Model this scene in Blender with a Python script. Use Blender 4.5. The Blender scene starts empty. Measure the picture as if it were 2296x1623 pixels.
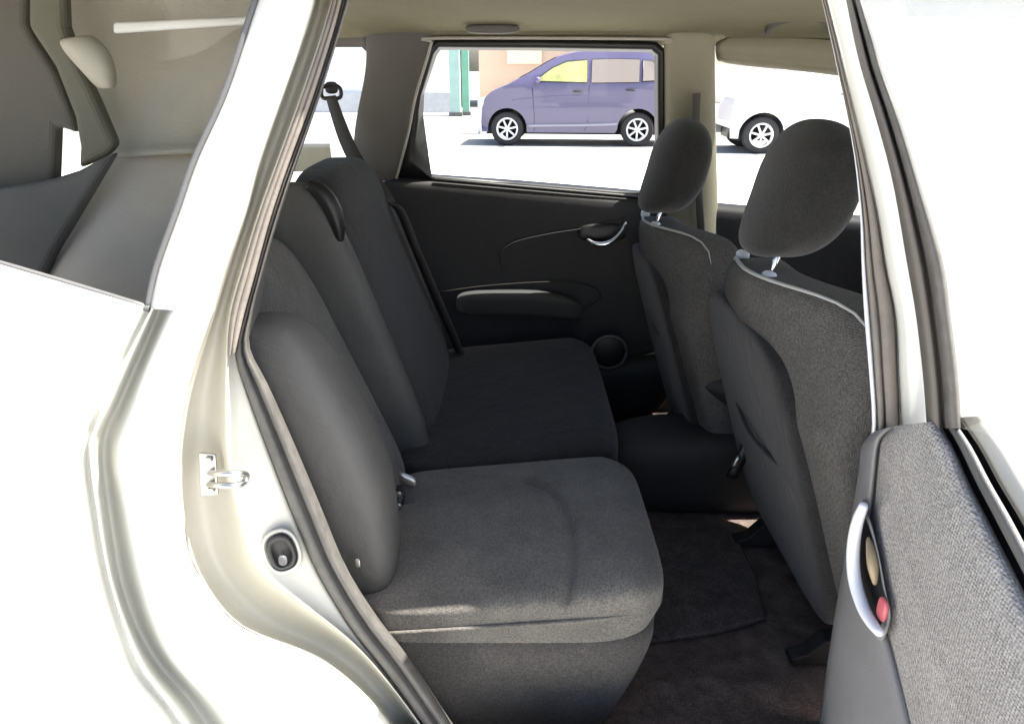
import bpy, bmesh, math, random
from mathutils import Vector
random.seed(7)
rad = math.radians
SC = bpy.context.scene
COL = SC.collection

# ------------------------------------------------------------------ camera
CAM = Vector((0.0, -0.92, 1.38)); F = 1650.0; CU, CV = 1148.0, 811.5
PITCH = rad(21.9); CP, SP = math.cos(PITCH), math.sin(PITCH)
cd = bpy.data.cameras.new('camera'); cam = bpy.data.objects.new('camera', cd); COL.objects.link(cam)
cam.location = CAM; cam.rotation_euler = (rad(90) - PITCH, 0, 0)
cd.sensor_width = 36; cd.lens = 36 * F / 2296; cd.clip_start = 0.02; cd.clip_end = 500
SC.camera = cam

# ------------------------------------------------------------------ daylight
SUN_EL, SUN_AZ = rad(60), rad(2.5)      # azimuth measured from +X (car front) towards +Y
w = bpy.data.worlds.new('World'); SC.world = w; w.use_nodes = True
nt = w.node_tree; bg = nt.nodes['Background']
sky = nt.nodes.new('ShaderNodeTexSky'); sky.sky_type = 'NISHITA'; sky.sun_disc = False
sky.sun_elevation = SUN_EL; sky.sun_rotation = math.pi / 2 - SUN_AZ
sky.air_density = 1.0; sky.dust_density = 3.0; sky.ozone_density = 1.0
nt.links.new(sky.outputs[0], bg.inputs[0]); bg.inputs[1].default_value = 0.085
sl = bpy.data.lights.new('sun', 'SUN'); sl.energy = 5.0; sl.angle = rad(0.5); sl.color = (1, 0.95, 0.87)
so = bpy.data.objects.new('sun', sl); COL.objects.link(so)
sdir = Vector((math.cos(SUN_EL) * math.cos(SUN_AZ), math.cos(SUN_EL) * math.sin(SUN_AZ), math.sin(SUN_EL)))
so.rotation_euler = sdir.to_track_quat('Z', 'Y').to_euler(); so.location = (3, -3, 6)
SC.view_settings.view_transform = 'Standard'; SC.view_settings.look = 'None'
SC.view_settings.gamma = 1; SC.view_settings.use_curve_mapping = False
SC.view_settings.exposure = 2.02
SC.cycles.max_bounces = 10; SC.cycles.diffuse_bounces = 6; SC.cycles.transparent_max_bounces = 16
SC.cycles.use_denoising = True

# ------------------------------------------------------------------ measuring helpers
def ray(u, v):
    a = (u - CU) / F; r = (v - CV) / F
    return Vector((a, CP - r * SP, -SP - r * CP))
def onY(u, v, Y):
    d = ray(u, v); return CAM + d * ((Y - CAM.y) / d.y)
def onX(u, v, X):
    d = ray(u, v); return CAM + d * ((X - CAM.x) / d.x)
def onZ(u, v, Z):
    d = ray(u, v); return CAM + d * ((Z - CAM.z) / d.z)
def side_y(z):           # outer skin of the near flank: upright below the belt, leaning in above it
    return -0.07 + (0.27 * (z - 0.97) if z > 0.97 else -0.05 * min(1, (0.97 - z) / 0.35) * 0.5)
def near(u, v, off=0.0):
    Y = -0.05
    for i in range(12):
        p = onY(u, v, Y + off); Y = side_y(p.z)
    return onY(u, v, Y + off)
def far_y(z):
    return 1.40 - (0.27 * (z - 1.0) if z > 1.0 else 0)
def far(u, v, off=0.0):  # off > 0 is towards the cabin
    Y = 1.35
    for i in range(12):
        p = onY(u, v, Y - off); Y = far_y(p.z)
    return onY(u, v, Y - off)
def lerp(a, b, t): return (a[0] + (b[0] - a[0]) * t, a[1] + (b[1] - a[1]) * t)

# ------------------------------------------------------------------ materials
def mat(name, col, rough=0.5, metal=0.0, var=0.0, vscale=6.0, bump=0.0, bscale=200.0, kind='noise', coat=0.0, spec=0.5, sheen=0.0, col2=None):
    m = bpy.data.materials.new(name); m.use_nodes = True
    n = m.node_tree.nodes; l = m.node_tree.links; b = n['Principled BSDF']
    b.inputs['Base Color'].default_value = (*col, 1); b.inputs['Roughness'].default_value = rough
    b.inputs['Metallic'].default_value = metal; b.inputs['Coat Weight'].default_value = coat
    b.inputs['Specular IOR Level'].default_value = spec
    if sheen: b.inputs['Sheen Weight'].default_value = sheen
    tc = n.new('ShaderNodeTexCoord')
    if var > 0:
        t = n.new('ShaderNodeTexNoise'); t.inputs['Scale'].default_value = vscale; t.inputs['Detail'].default_value = 6
        t.inputs['Roughness'].default_value = 0.6
        l.new(tc.outputs['Object'], t.inputs['Vector'])
        r = n.new('ShaderNodeValToRGB'); r.color_ramp.elements[0].position = 0.3; r.color_ramp.elements[1].position = 0.7
        c2 = col2 or tuple(c * (1 + var) for c in col)
        r.color_ramp.elements[0].color = (*[c * (1 - var) for c in col], 1); r.color_ramp.elements[1].color = (*c2, 1)
        l.new(t.outputs[0], r.inputs[0]); l.new(r.outputs[0], b.inputs['Base Color'])
        mr = n.new('ShaderNodeMapRange'); mr.inputs['To Min'].default_value = max(0.02, rough - 0.08); mr.inputs['To Max'].default_value = min(1, rough + 0.08)
        l.new(t.outputs[0], mr.inputs[0]); l.new(mr.outputs[0], b.inputs['Roughness'])
    if bump > 0:
        if kind == 'noise':
            t = n.new('ShaderNodeTexNoise'); t.inputs['Scale'].default_value = bscale; t.inputs['Detail'].default_value = 4
        else:
            t = n.new('ShaderNodeTexVoronoi'); t.inputs['Scale'].default_value = bscale; t.inputs['Randomness'].default_value = 0.25
        l.new(tc.outputs['Object'], t.inputs['Vector'])
        bp = n.new('ShaderNodeBump'); bp.inputs['Strength'].default_value = bump; bp.inputs['Distance'].default_value = 0.002
        l.new(t.outputs[0], bp.inputs['Height']); l.new(bp.outputs[0], b.inputs['Normal'])
        if ('fabric' in name or 'carpet' in name or name == 'headrest_cloth' or name == 'floor_mat') and var > 0:      # yarn-scale flecks
            t3 = n.new('ShaderNodeTexNoise'); t3.inputs['Scale'].default_value = 290; t3.inputs['Detail'].default_value = 2
            l.new(tc.outputs['Object'], t3.inputs['Vector'])
            m3 = n.new('ShaderNodeMapRange'); m3.inputs['From Min'].default_value = 0.35; m3.inputs['From Max'].default_value = 0.65
            m3.inputs['To Min'].default_value = 0.74; m3.inputs['To Max'].default_value = 1.26; l.new(t3.outputs[0], m3.inputs[0])
            x3 = n.new('ShaderNodeMix'); x3.data_type = 'RGBA'; x3.blend_type = 'MULTIPLY'; x3.inputs['Factor'].default_value = 1.0
            l.new(r.outputs[0], x3.inputs[6]); l.new(m3.outputs[0], x3.inputs[7]); l.new(x3.outputs[2], b.inputs['Base Color'])
        if 'fabric' in name or 'carpet' in name or 'vinyl' in name:      # soft puckers of a stretched cover
            t2 = n.new('ShaderNodeTexNoise'); t2.inputs['Scale'].default_value = 13; t2.inputs['Detail'].default_value = 5; t2.inputs['Distortion'].default_value = 0.8
            l.new(tc.outputs['Object'], t2.inputs['Vector'])
            b2 = n.new('ShaderNodeBump'); b2.inputs['Strength'].default_value = 0.28; b2.inputs['Distance'].default_value = 0.018
            l.new(t2.outputs[0], b2.inputs['Height']); l.new(bp.outputs[0], b2.inputs['Normal']); l.new(b2.outputs[0], b.inputs['Normal'])
    return m
def glass(name, tint=(1, 1, 1), refl=0.5):
    m = bpy.data.materials.new(name); m.use_nodes = True
    n = m.node_tree.nodes; l = m.node_tree.links; n.clear()
    o = n.new('ShaderNodeOutputMaterial'); t = n.new('ShaderNodeBsdfTransparent'); t.inputs[0].default_value = (*tint, 1)
    g = n.new('ShaderNodeBsdfGlossy'); g.inputs['Roughness'].default_value = 0.02
    f = n.new('ShaderNodeLayerWeight'); f.inputs[0].default_value = 0.25
    mm = n.new('ShaderNodeMath'); mm.operation = 'MULTIPLY'; mm.inputs[1].default_value = refl
    x = n.new('ShaderNodeMixShader')
    l.new(f.outputs['Fresnel'], mm.inputs[0]); l.new(mm.outputs[0], x.inputs[0]); l.new(t.outputs[0], x.inputs[1]); l.new(g.outputs[0], x.inputs[2]); l.new(x.outputs[0], o.inputs[0])
    return m
M = dict(
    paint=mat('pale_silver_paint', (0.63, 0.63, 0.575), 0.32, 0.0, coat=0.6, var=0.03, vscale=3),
    jamb=mat('jamb_paint_shaded', (0.53, 0.515, 0.45), 0.42, 0.0, coat=0.2, var=0.05, vscale=8),  # body paint darkened, shade of the door recess put into its colour
    taupe=mat('taupe_trim', (0.20, 0.175, 0.15), 0.7, var=0.15, vscale=30, bump=0.3),
    rubber=mat('seal_rubber', (0.085, 0.080, 0.073), 0.55, var=0.25, vscale=40, bump=0.4, bscale=300),
    black=mat('black_plastic', (0.012, 0.012, 0.012), 0.45, var=0.2, vscale=20),
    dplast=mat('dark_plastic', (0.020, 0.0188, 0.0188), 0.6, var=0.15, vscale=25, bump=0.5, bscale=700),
    gplast=mat('grey_plastic', (0.10, 0.10, 0.10), 0.55, var=0.10, vscale=10, bump=0.4, bscale=700),
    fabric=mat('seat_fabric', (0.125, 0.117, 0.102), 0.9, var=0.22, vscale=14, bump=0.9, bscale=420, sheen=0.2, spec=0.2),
    fabricb=mat('valance_fabric', (0.062, 0.057, 0.052), 0.9, var=0.18, vscale=12, bump=0.9, bscale=420, sheen=0.15, spec=0.2),  # seat fabric darkened to put the base's shade into its colour
    fabric_shaded=mat('seat_fabric_shaded', (0.025, 0.0235, 0.0235), 0.9, var=0.18, vscale=12, bump=0.9, bscale=420, sheen=0.15, spec=0.2),  # seat fabric darkened: shade of far cushion, backrest and seat backs put in colour
    head=mat('headrest_cloth', (0.023, 0.0225, 0.021), 0.9, var=0.2, vscale=30, bump=0.9, bscale=380, sheen=0.2, spec=0.2),
    mesh=mat('mesh_fabric', (0.098, 0.092, 0.085), 0.85, var=0.10, vscale=18, bump=1.0, bscale=280, kind='vor', spec=0.25),
    doorfab=mat('door_fabric', (0.30, 0.285, 0.27), 0.85, var=0.10, vscale=18, bump=1.0, bscale=260, kind='vor', spec=0.25),
    liner=mat('headliner_cloth', (0.22, 0.205, 0.135), 0.95, var=0.06, vscale=9, bump=0.5, bscale=300, spec=0.1),
    ptrim=mat('pillar_plastic', (0.27, 0.25, 0.18), 0.75, var=0.06, vscale=10, bump=0.3, bscale=500),
    ptrimd=mat('pillar_plastic_grey', (0.11, 0.102, 0.092), 0.75, var=0.06, vscale=10, bump=0.3, bscale=500),
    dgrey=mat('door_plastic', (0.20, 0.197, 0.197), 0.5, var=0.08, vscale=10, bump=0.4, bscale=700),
    bolster=mat('bolster_vinyl', (0.088, 0.086, 0.080), 0.6, var=0.08, vscale=8, bump=0.4, bscale=500),
    cargo=mat('cargo_lining', (0.56, 0.50, 0.43), 0.8, var=0.07, vscale=7, bump=0.4),
    cargo2=mat('cargo_lining_grey', (0.40, 0.37, 0.32), 0.75, var=0.10, vscale=5, bump=0.4),
    pale=mat('pale_plastic', (0.38, 0.36, 0.31), 0.5, var=0.05),
    chrome=mat('chrome', (0.85, 0.86, 0.88), 0.16, 1.0),
    satin=mat('satin_metal', (0.5, 0.5, 0.49), 0.35, 1.0),
    white=mat('strip_reflection_paint', (0.80, 0.81, 0.84), 0.3),
    red=mat('pink_reflection_paint', (0.55, 0.12, 0.14), 0.4),  # colour painted for a pink reflection in the door lever
    tan=mat('tan_reflection_paint', (0.33, 0.25, 0.15), 0.4),  # colour painted for a tan reflection in the door lever
    carpet=mat('carpet', (0.13, 0.10, 0.088), 0.95, var=0.35, vscale=25, bump=1.0, bscale=500, spec=0.1),
    mat_=mat('floor_mat', (0.095, 0.080, 0.075), 0.9, var=0.25, vscale=30, bump=1.0, bscale=350, spec=0.1),
    belt=mat('belt_webbing', (0.065, 0.061, 0.060), 0.75, var=0.1, vscale=60, bump=0.6, bscale=600),
    glass=glass('clear_glass', (0.96, 0.98, 0.97), 0.6),
    qglass=glass('quarter_glass', (0.88, 0.88, 0.86), 0.03),
)

# ------------------------------------------------------------------ mesh helpers
def link(name, bm, m, parent=None, smooth=True, subsurf=0, solid=0.0, solid_off=-1, bevel=0.0, flip=False):
    bmesh.ops.recalc_face_normals(bm, faces=bm.faces)
    if flip: bmesh.ops.reverse_faces(bm, faces=bm.faces)
    me = bpy.data.meshes.new(name); bm.to_mesh(me); bm.free()
    for ma in (m if isinstance(m, (list, tuple)) else [m]): me.materials.append(ma)
    if smooth:
        for p in me.polygons: p.use_smooth = True
    o = bpy.data.objects.new(name, me); COL.objects.link(o)
    if parent is not None: o.parent = parent
    if solid:
        s = o.modifiers.new('solid', 'SOLIDIFY'); s.thickness = solid; s.offset = solid_off
    if bevel:
        b = o.modifiers.new('bevel', 'BEVEL'); b.width = bevel; b.segments = 3; b.limit_method = 'ANGLE'; b.angle_limit = rad(35)
    if subsurf:
        s = o.modifiers.new('sub', 'SUBSURF'); s.levels = subsurf; s.render_levels = subsurf
    return o
def sheet(bm, rows, mi=0):
    vs = [[bm.verts.new(p) for p in r] for r in rows]
    for i in range(len(vs) - 1):
        for j in range(len(vs[i]) - 1):
            f = bm.faces.new((vs[i][j], vs[i][j + 1], vs[i + 1][j + 1], vs[i + 1][j])); f.material_index = mi
    return vs
def cr(pts, n):          # Catmull-Rom resample of a list of Vectors/tuples
    P = [Vector(p) for p in pts]; out = []; m = len(P) - 1
    for k in range(n):
        t = k / (n - 1) * m; i = min(int(t), m - 1); f = t - i
        p0 = P[max(i - 1, 0)]; p1 = P[i]; p2 = P[i + 1]; p3 = P[min(i + 2, m)]
        out.append(0.5 * ((2 * p1) + (p2 - p0) * f + (2 * p0 - 5 * p1 + 4 * p2 - p3) * f * f + (3 * p1 - p0 - 3 * p2 + p3) * f ** 3))
    return out
def tube(bm, pts, r, seg=10, flat=1.0, up=None, mi=0):
    pts = [Vector(p) for p in pts]; n = len(pts); rings = []; q = None
    for i, p in enumerate(pts):
        t = (pts[min(i + 1, n - 1)] - pts[max(i - 1, 0)]).normalized()
        if up is not None: a = Vector(up)
        elif q is None: a = Vector((0, 0, 1)) if abs(t.z) < 0.9 else Vector((1, 0, 0))
        else: a = q
        s = t.cross(a).normalized(); q = s.cross(t).normalized()
        rr = r(i / (n - 1)) if callable(r) else r
        rings.append([bm.verts.new(p + s * math.cos(2 * math.pi * k / seg) * rr + q * math.sin(2 * math.pi * k / seg) * rr * flat) for k in range(seg)])
    for i in range(n - 1):
        for k in range(seg):
            f = bm.faces.new((rings[i][k], rings[i][(k + 1) % seg], rings[i + 1][(k + 1) % seg], rings[i + 1][k])); f.material_index = mi
    bm.faces.new(rings[0]).material_index = mi; bm.faces.new(rings[-1][::-1]).material_index = mi
def strap(bm, pts, widths, wdir, th=0.0015):
    pts = [Vector(p) for p in pts]; rows = []
    for i, p in enumerate(pts):
        wd = Vector(wdir[i] if isinstance(wdir, list) else wdir).normalized(); wv = widths[i] if isinstance(widths, list) else widths
        rows.append([p - wd * wv / 2, p, p + wd * wv / 2])
    sheet(bm, rows)
def box(bm, c, s, mi=0):
    r = bmesh.ops.create_cube(bm, size=1.0)
    for v in r['verts']: v.co = Vector((v.co.x * s[0] + c[0], v.co.y * s[1] + c[1], v.co.z * s[2] + c[2]))
    for v in r['verts']:
        for f in v.link_faces: f.material_index = mi
def puff(bm, c, s, n=5.0, k=14, warp=None, mi=0):
    """Pillow / rounded box: Lp-ball of exponent n, half sizes s, centre c; warp acts on unit coordinates."""
    cache = {}
    def vert(p):
        key = tuple(round(q, 5) for q in p)
        if key not in cache:
            x, y, z = p; d = (abs(x) ** n + abs(y) ** n + abs(z) ** n) ** (1 / n)
            q = Vector((x / d, y / d, z / d)); o = Vector((q.x * s[0], q.y * s[1], q.z * s[2]))
            if warp: o = warp(q, o)
            cache[key] = bm.verts.new(o + Vector(c))
        return cache[key]
    g = [math.tan((-1 + 2 * i / k) * math.pi / 4) for i in range(k + 1)]
    for ax in range(3):
        for sg in (-1, 1):
            for i in range(k):
                for j in range(k):
                    q = []
                    for a, b in ((i, j), (i + 1, j), (i + 1, j + 1), (i, j + 1)):
                        p = [0, 0, 0]; p[ax] = sg; p[(ax + 1) % 3] = g[a]; p[(ax + 2) % 3] = g[b]; q.append(vert(p))
                    try: bm.faces.new(q).material_index = mi
                    except ValueError: pass
def prism(bm, pts, vec, mi=0):
    a = [bm.verts.new(p) for p in pts]; b = [bm.verts.new(Vector(p) + Vector(vec)) for p in pts]; n = len(pts)
    bm.faces.new(a).material_index = mi; bm.faces.new(b[::-1]).material_index = mi
    for i in range(n): bm.faces.new((a[i], a[(i + 1) % n], b[(i + 1) % n], b[i])).material_index = mi
def empty(name, loc=(0, 0, 0), rz=0.0):
    o = bpy.data.objects.new(name, None); COL.objects.link(o); o.location = loc; o.rotation_euler = (0, 0, rz); o.empty_display_size = 0.2
    return o
def tag(o, label=None, cat=None, group=None, kind=None):
    if label: o['label'] = label
    if cat: o['category'] = cat
    if group: o['group'] = group
    if kind: o['kind'] = kind
    return o

# ================================================================== SETTING
bm = bmesh.new(); sheet(bm, [[(-150, -60, 0), (150, -60, 0)], [(-150, 12.0, 0), (150, 12.0, 0)]])
gm = mat('sunlit_concrete', (0.62, 0.605, 0.58), 0.85, var=0.08, vscale=0.8, bump=0.3, bscale=60)
tag(link('forecourt', bm, gm, smooth=False), kind='structure')
bm = bmesh.new(); sheet(bm, [[(-150, 12.0, 0), (150, 12.0, 0)], [(-150, 200, 0), (150, 200, 0)]])
tag(link('road', bm, mat('grey_tarmac', (0.30, 0.30, 0.29), 0.9, var=0.15, vscale=0.5, bump=0.3, bscale=40), smooth=False), kind='structure')

# ================================================================== OWN CAR
CAR = empty('hatchback', (0, 0.6, 0))
CAR.location = (0, 0, 0)
tag(CAR, 'pale silver hatchback close up, with its rear side door open on the dark grey cabin', 'car')

# ---- rear flank: skin, door jamb, seal (rails run down the rear edge of the door opening)
O_ = [(712,-20),(690,60),(637,210),(581,368),(551,480),(508,603),(480,700),(445,800),(415,905),(402,1050),(413,1180),(449,1293),(540,1405),(720,1475),(860,1600),(960,1760)]
C_ = [(748,-20),(727,60),(675,215),(617,375),(576,490),(540,610),(514,705),(508,800),(507,915),(512,1040),(538,1150),(575,1265),(690,1358),(800,1446),(900,1565),(1010,1720)]
D_ = [(772,-20),(752,60),(702,220),(643,382),(604,500),(572,618),(548,705),(528,790),(556,885),(600,1003),(655,1145),(712,1280),(790,1412),(862,1505),(935,1605),(1040,1760)]
E_ = [(790,-20),(766,60),(716,222),(658,388),(620,505),(586,622),(566,705),(560,780),(600,862),(655,985),(716,1130),(775,1270),(844,1381),(913,1470),(1000,1600),(1110,1760)]
def rail(a, b, t, off, n=48, s=0, e=None):
    pts = [near(*lerp(p, q, t), off) for p, q in zip(a, b)][s:e]
    return cr(pts, n)
W_ = [(582,-20),(557,56),(504,215),(438,360),(398,475),(352,603),(332,692)]
bm = bmesh.new()
sheet(bm, [rail(W_, W_, 0, 0.012, 24), rail(W_, O_, 0.04, 0.0, 24), rail(W_, O_, 0.3, -0.012, 24), rail(W_, O_, 0.75, -0.010, 24),
           rail(W_, O_, 0.94, -0.002, 24), rail(W_, O_, 1.0, 0.006, 24), rail(W_, O_, 1.0, 0.02, 24)])
Lo = O_[6:]
A_ = [(384,694),(340,800),(300,905),(268,1010),(285,1150),(315,1290),(350,1400),(400,1490),(500,1600),(600,1760)]
B_ = [(354,692),(308,800),(262,905),(226,1000),(240,1150),(262,1290),(298,1400),(350,1490),(440,1600),(540,1760)]
R_ = [(343,691),(290,800),(243,905),(205,1000),(222,1150),(247,1290),(284,1405),(325,1500),(400,1600),(500,1760)]
G_ = [(330,690),(270,800),(222,905),(188,1000),(203,1150),(228,1290),(262,1410),(300,1510),(380,1610),(470,1760)]
L1 = [(120,628),(80,800),(50,905),(30,1000),(30,1150),(30,1290),(50,1400),(80,1500),(120,1610),(160,1760)]
L2 = [(-520,440),(-520,700),(-520,905),(-520,1000),(-520,1150),(-520,1290),(-520,1400),(-520,1500),(-520,1610),(-520,1760)]
rows = [rail(L2, L2, 0, 0.03), rail(L2, L1, 0.5, -0.005), rail(L1, L1, 0, -0.015), rail(L1, G_, 0.8, -0.014), rail(G_, G_, 0, -0.004),
        rail(G_, R_, 0.5, 0.030), rail(G_, R_, 0.8, -0.004), rail(R_, R_, 0, -0.008), rail(B_, R_, 0.3, 0.02), rail(B_, B_, 0, 0.075), rail(B_, A_, 0.4, 0.070), rail(B_, A_, 0.8, 0.02), rail(A_, A_, 0, -0.010),
        rail(A_, Lo, 0.3, -0.022), rail(A_, Lo, 0.7, -0.022), rail(A_, Lo, 0.93, -0.012), rail(A_, Lo, 1.0, 0.004), rail(A_, Lo, 1.0, 0.03)]
sheet(bm, rows)
link('rear_flank_panel', bm, M['paint'], CAR, subsurf=1)

bm = bmesh.new()
sheet(bm, [rail(O_, C_, 0.0, 0.02), rail(O_, C_, 0.08, 0.075), rail(O_, C_, 0.45, 0.10), rail(O_, C_, 0.82, 0.085), rail(O_, C_, 0.94, 0.045),
           rail(O_, C_, 1.0, 0.034), rail(C_, D_, 0.12, 0.038), rail(C_, D_, 0.5, 0.052), rail(C_, D_, 0.93, 0.056), rail(C_, D_, 1.0, 0.056), rail(C_, D_, 1.02, 0.10)])
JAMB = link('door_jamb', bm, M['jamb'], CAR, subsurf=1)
# upper taupe strip on the pillar, ridged dark seal along the whole edge
bm = bmesh.new()
sheet(bm, [rail(C_, D_, 0.10, 0.036, 30, 0, 8), rail(C_, D_, 0.18, 0.026, 30, 0, 8), rail(C_, D_, 0.45, 0.022, 30, 0, 8), rail(C_, D_, 0.55, 0.030, 30, 0, 8),
           rail(C_, D_, 0.65, 0.022, 30, 0, 8), rail(C_, D_, 0.95, 0.026, 30, 0, 8), rail(C_, D_, 1.0, 0.05, 30, 0, 8)])
link('pillar_strip', bm, M['taupe'], CAR)
bm = bmesh.new()
sheet(bm, [rail(C_, D_, 0.98, 0.075), rail(D_, E_, 0.0, 0.048), rail(D_, E_, 0.10, 0.038), rail(D_, E_, 0.34, 0.036), rail(D_, E_, 0.44, 0.048), rail(D_, E_, 0.52, 0.046), rail(D_, E_, 0.60, 0.030),
           rail(D_, E_, 0.74, 0.028), rail(D_, E_, 0.84, 0.042), rail(D_, E_, 0.92, 0.045), rail(D_, E_, 1.0, 0.07), rail(D_, E_, 1.02, 0.12)])
link('door_seal', bm, M['rubber'], CAR)
# striker with its plate and bolts
bm = bmesh.new()
pl = [near(448, 1012, 0.052), near(486, 1015, 0.052), near(492, 1105, 0.052), near(452, 1110, 0.052)]
prism(bm, pl, (0, -0.006, 0))
ST = link('striker_plate', bm, M['satin'], CAR, smooth=False, bevel=0.002)
bm = bmesh.new()
tube(bm, cr([near(470, 1060, 0.05), near(492, 1062, 0.0), near(530, 1061, -0.004), near(552, 1064, 0.01), near(548, 1080, 0.01), near(530, 1088, -0.004), near(490, 1088, 0.0), near(468, 1086, 0.05)], 28), 0.0042, 10)
link('striker_loop', bm, M['satin'], ST)
for (u, v) in ((468, 1030), (474, 1098)):
    bm = bmesh.new(); p = near(u, v, 0.044); tube(bm, [p, p + Vector((0, -0.005, 0))], 0.0055, 6)
    link('bolt', bm, M['satin'], ST, smooth=False)
# rubber plug in the jamb
def oval(u, v, off, ru, rv, ang, n=28):
    out = []
    for k in range(n):
        a = 2 * math.pi * k / n; x = abs(math.cos(a)) ** 0.8 * math.copysign(ru, math.cos(a)); y = abs(math.sin(a)) ** 0.8 * math.copysign(rv, math.sin(a))
        out.append(near(u + x * math.cos(ang) - y * math.sin(ang), v + x * math.sin(ang) + y * math.cos(ang), off))
    return out
bm = bmesh.new()
rr = [oval(631, 1236, 0.05, 44, 52, -0.35), oval(631, 1236, 0.040, 42, 50, -0.35), oval(631, 1236, 0.038, 36, 44, -0.35), oval(631, 1238, 0.052, 32, 40, -0.35)]
sheet(bm, [r + [r[0]] for r in rr]); bmesh.ops.remove_doubles(bm, verts=bm.verts, dist=1e-6)
RIM = link('plug_rim', bm, M['jamb'], CAR)
bm = bmesh.new()
rr = [oval(631, 1238, 0.056, 33, 41, -0.35), oval(631, 1238, 0.034, 31, 39, -0.35), oval(631, 1238, 0.031, 26, 34, -0.35), oval(631, 1238, 0.038, 20, 28, -0.35), oval(631, 1240, 0.040, 6, 8, -0.35)]
sheet(bm, [r + [r[0]] for r in rr]); bmesh.ops.remove_doubles(bm, verts=bm.verts, dist=1e-6)
bm.faces.new([v for v in bm.verts if False] or [bm.verts.new(p) for p in oval(631, 1240, 0.040, 6, 8, -0.35)])
link('rubber_plug', bm, M['black'], RIM)
bm = bmesh.new(); puff(bm, near(634, 1256, 0.030), (0.006, 0.003, 0.008), 3, 5)
link('plug_stud', bm, M['gplast'], RIM)

# ---- quarter window behind the pillar, and what is seen behind its glass
bm = bmesh.new()
WB = [near(-520, 440, 0.008), near(-250, 516, 0.008), near(120, 624, 0.008), near(335, 691, 0.008)]
WT = [near(-520, -30, 0.008), near(-250, -30, 0.008), near(160, -30, 0.008), near(586, -30, 0.008)]
WM = [near(-520, 200, 0.008), near(-250, 240, 0.008), near(140, 290, 0.008), near(450, 330, 0.008)]
sheet(bm, [WB, WM, WT])
QW = link('quarter_window', bm, M['qglass'], CAR, solid=0.004)
bm = bmesh.new()
tube(bm, cr([near(p[0] - 3, p[1], 0.004) for p in W_], 24), 0.004, 8)
tube(bm, cr([near(335, 692, 0.004), near(120, 627, 0.004), near(-250, 520, 0.004), near(-520, 444, 0.004)], 12), 0.005, 8)
link('window_gasket', bm, M['gplast'], QW)
# cargo lining (upper and lower) standing 0.3 m inside the glass
def cg(u, v, Y): return onY(u, v, Y)
def slab(name, pts, Y, m, th=0.015, bev=0.006):
    bm = bmesh.new(); prism(bm, [cg(p[0], p[1], p[2] if len(p) > 2 else Y) for p in pts], (0, th, 0))
    return link(name, bm, m, CAR, smooth=False, bevel=bev)
bm = bmesh.new()
sheet(bm, [[cg(120, -60, .36), cg(200, -60, .30), cg(300, -60, .27), cg(440, -60, .27), cg(640, -60, .26)],
           [cg(150, 90, .36), cg(225, 90, .30), cg(310, 90, .27), cg(440, 90, .27), cg(620, 90, .26)],
           [cg(180, 210, .36), cg(240, 215, .30), cg(320, 210, .275), cg(440, 205, .275), cg(600, 200, .26)],
           [cg(215, 318, .36), cg(255, 322, .29), cg(330, 316, .265), cg(440, 310, .265), cg(580, 305, .26)],
           [cg(220, 330, .36), cg(256, 334, .28), cg(330, 328, .25), cg(440, 322, .25), cg(580, 318, .25)],
           [cg(220, 352, .36), cg(254, 352, .27), cg(330, 347, .235), cg(440, 342, .235), cg(580, 337, .235)],
           [cg(220, 358, .36), cg(252, 358, .28), cg(330, 353, .255), cg(440, 348, .255), cg(580, 342, .25)]])
link('upper_cargo_lining', bm, M['cargo2'], CAR, subsurf=1, solid=0.008)
bm = bmesh.new()
sheet(bm, [[cg(205, 330, .34), cg(246, 326, .30), cg(330, 323, .29), cg(420, 318, .29), cg(600, 310, .29)],
           [cg(205, 368, .33), cg(246, 362, .27), cg(330, 358, .262), cg(420, 353, .262), cg(600, 346, .262)],
           [cg(150, 480, .30), cg(190, 470, .235), cg(270, 470, .22), cg(400, 470, .22), cg(560, 470, .22)],
           [cg(80, 600, .27), cg(124, 590, .205), cg(220, 600, .19), cg(340, 640, .19), cg(500, 660, .19)],
           [cg(-20, 800, .24), cg(50, 800, .17), cg(180, 800, .15), cg(300, 800, .15), cg(440, 800, .15)]])
link('lower_cargo_lining', bm, M['cargo'], CAR, subsurf=1, solid=0.008)
M['olive'] = mat('olive_grey_plastic', (0.13, 0.125, 0.10), 0.7, var=0.1)
slab('cargo_pillar_trim', [(60, -60), (136, -60), (142, 60), (172, 140), (218, 240), (256, 328), (236, 348), (172, 380), (176, 330), (164, 262), (120, 150), (60, 60)], .22, M['olive'], 0.03, 0.010)
slab('cargo_sill_trim', [(172, 384), (252, 342), (200, 430), (122, 560), (40, 720), (-300, 760), (-300, 470), (110, 404)], .205, M['gplast'], 0.03, 0.008)
slab('cargo_corner_trim', [(-300, -60), (56, -60), (56, 62), (118, 160), (160, 262), (170, 300), (150, 292), (122, 284), (118, 425), (-300, 470)], .25, M['ptrimd'], 0.03, 0.008)
bm = bmesh.new()
sheet(bm, [[cg(136, 86, .19), cg(150, 84, .175), cg(196, 84, .18), cg(198, 90, .20)], [cg(160, 125, .19), cg(180, 118, .17), cg(226, 112, .175), cg(230, 110, .20)],
           [cg(196, 160, .19), cg(212, 154, .17), cg(242, 144, .175), cg(246, 142, .20)], [cg(228, 196, .19), cg(236, 198, .18), cg(248, 198, .18), cg(252, 198, .20)]])
link('cargo_hook_cover', bm, M['pale'], CAR, subsurf=2, solid=0.01)
bm = bmesh.new()
prism(bm, [cg(252, 50, .20), cg(560, 36, .20), cg(572, 54, .20), cg(252, 76, .20)], (0, 0.012, 0))
link('strip_reflection_bar', bm, M['white'], CAR, bevel=0.004)  # white bar added in place of a strip's reflection in the glass

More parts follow.
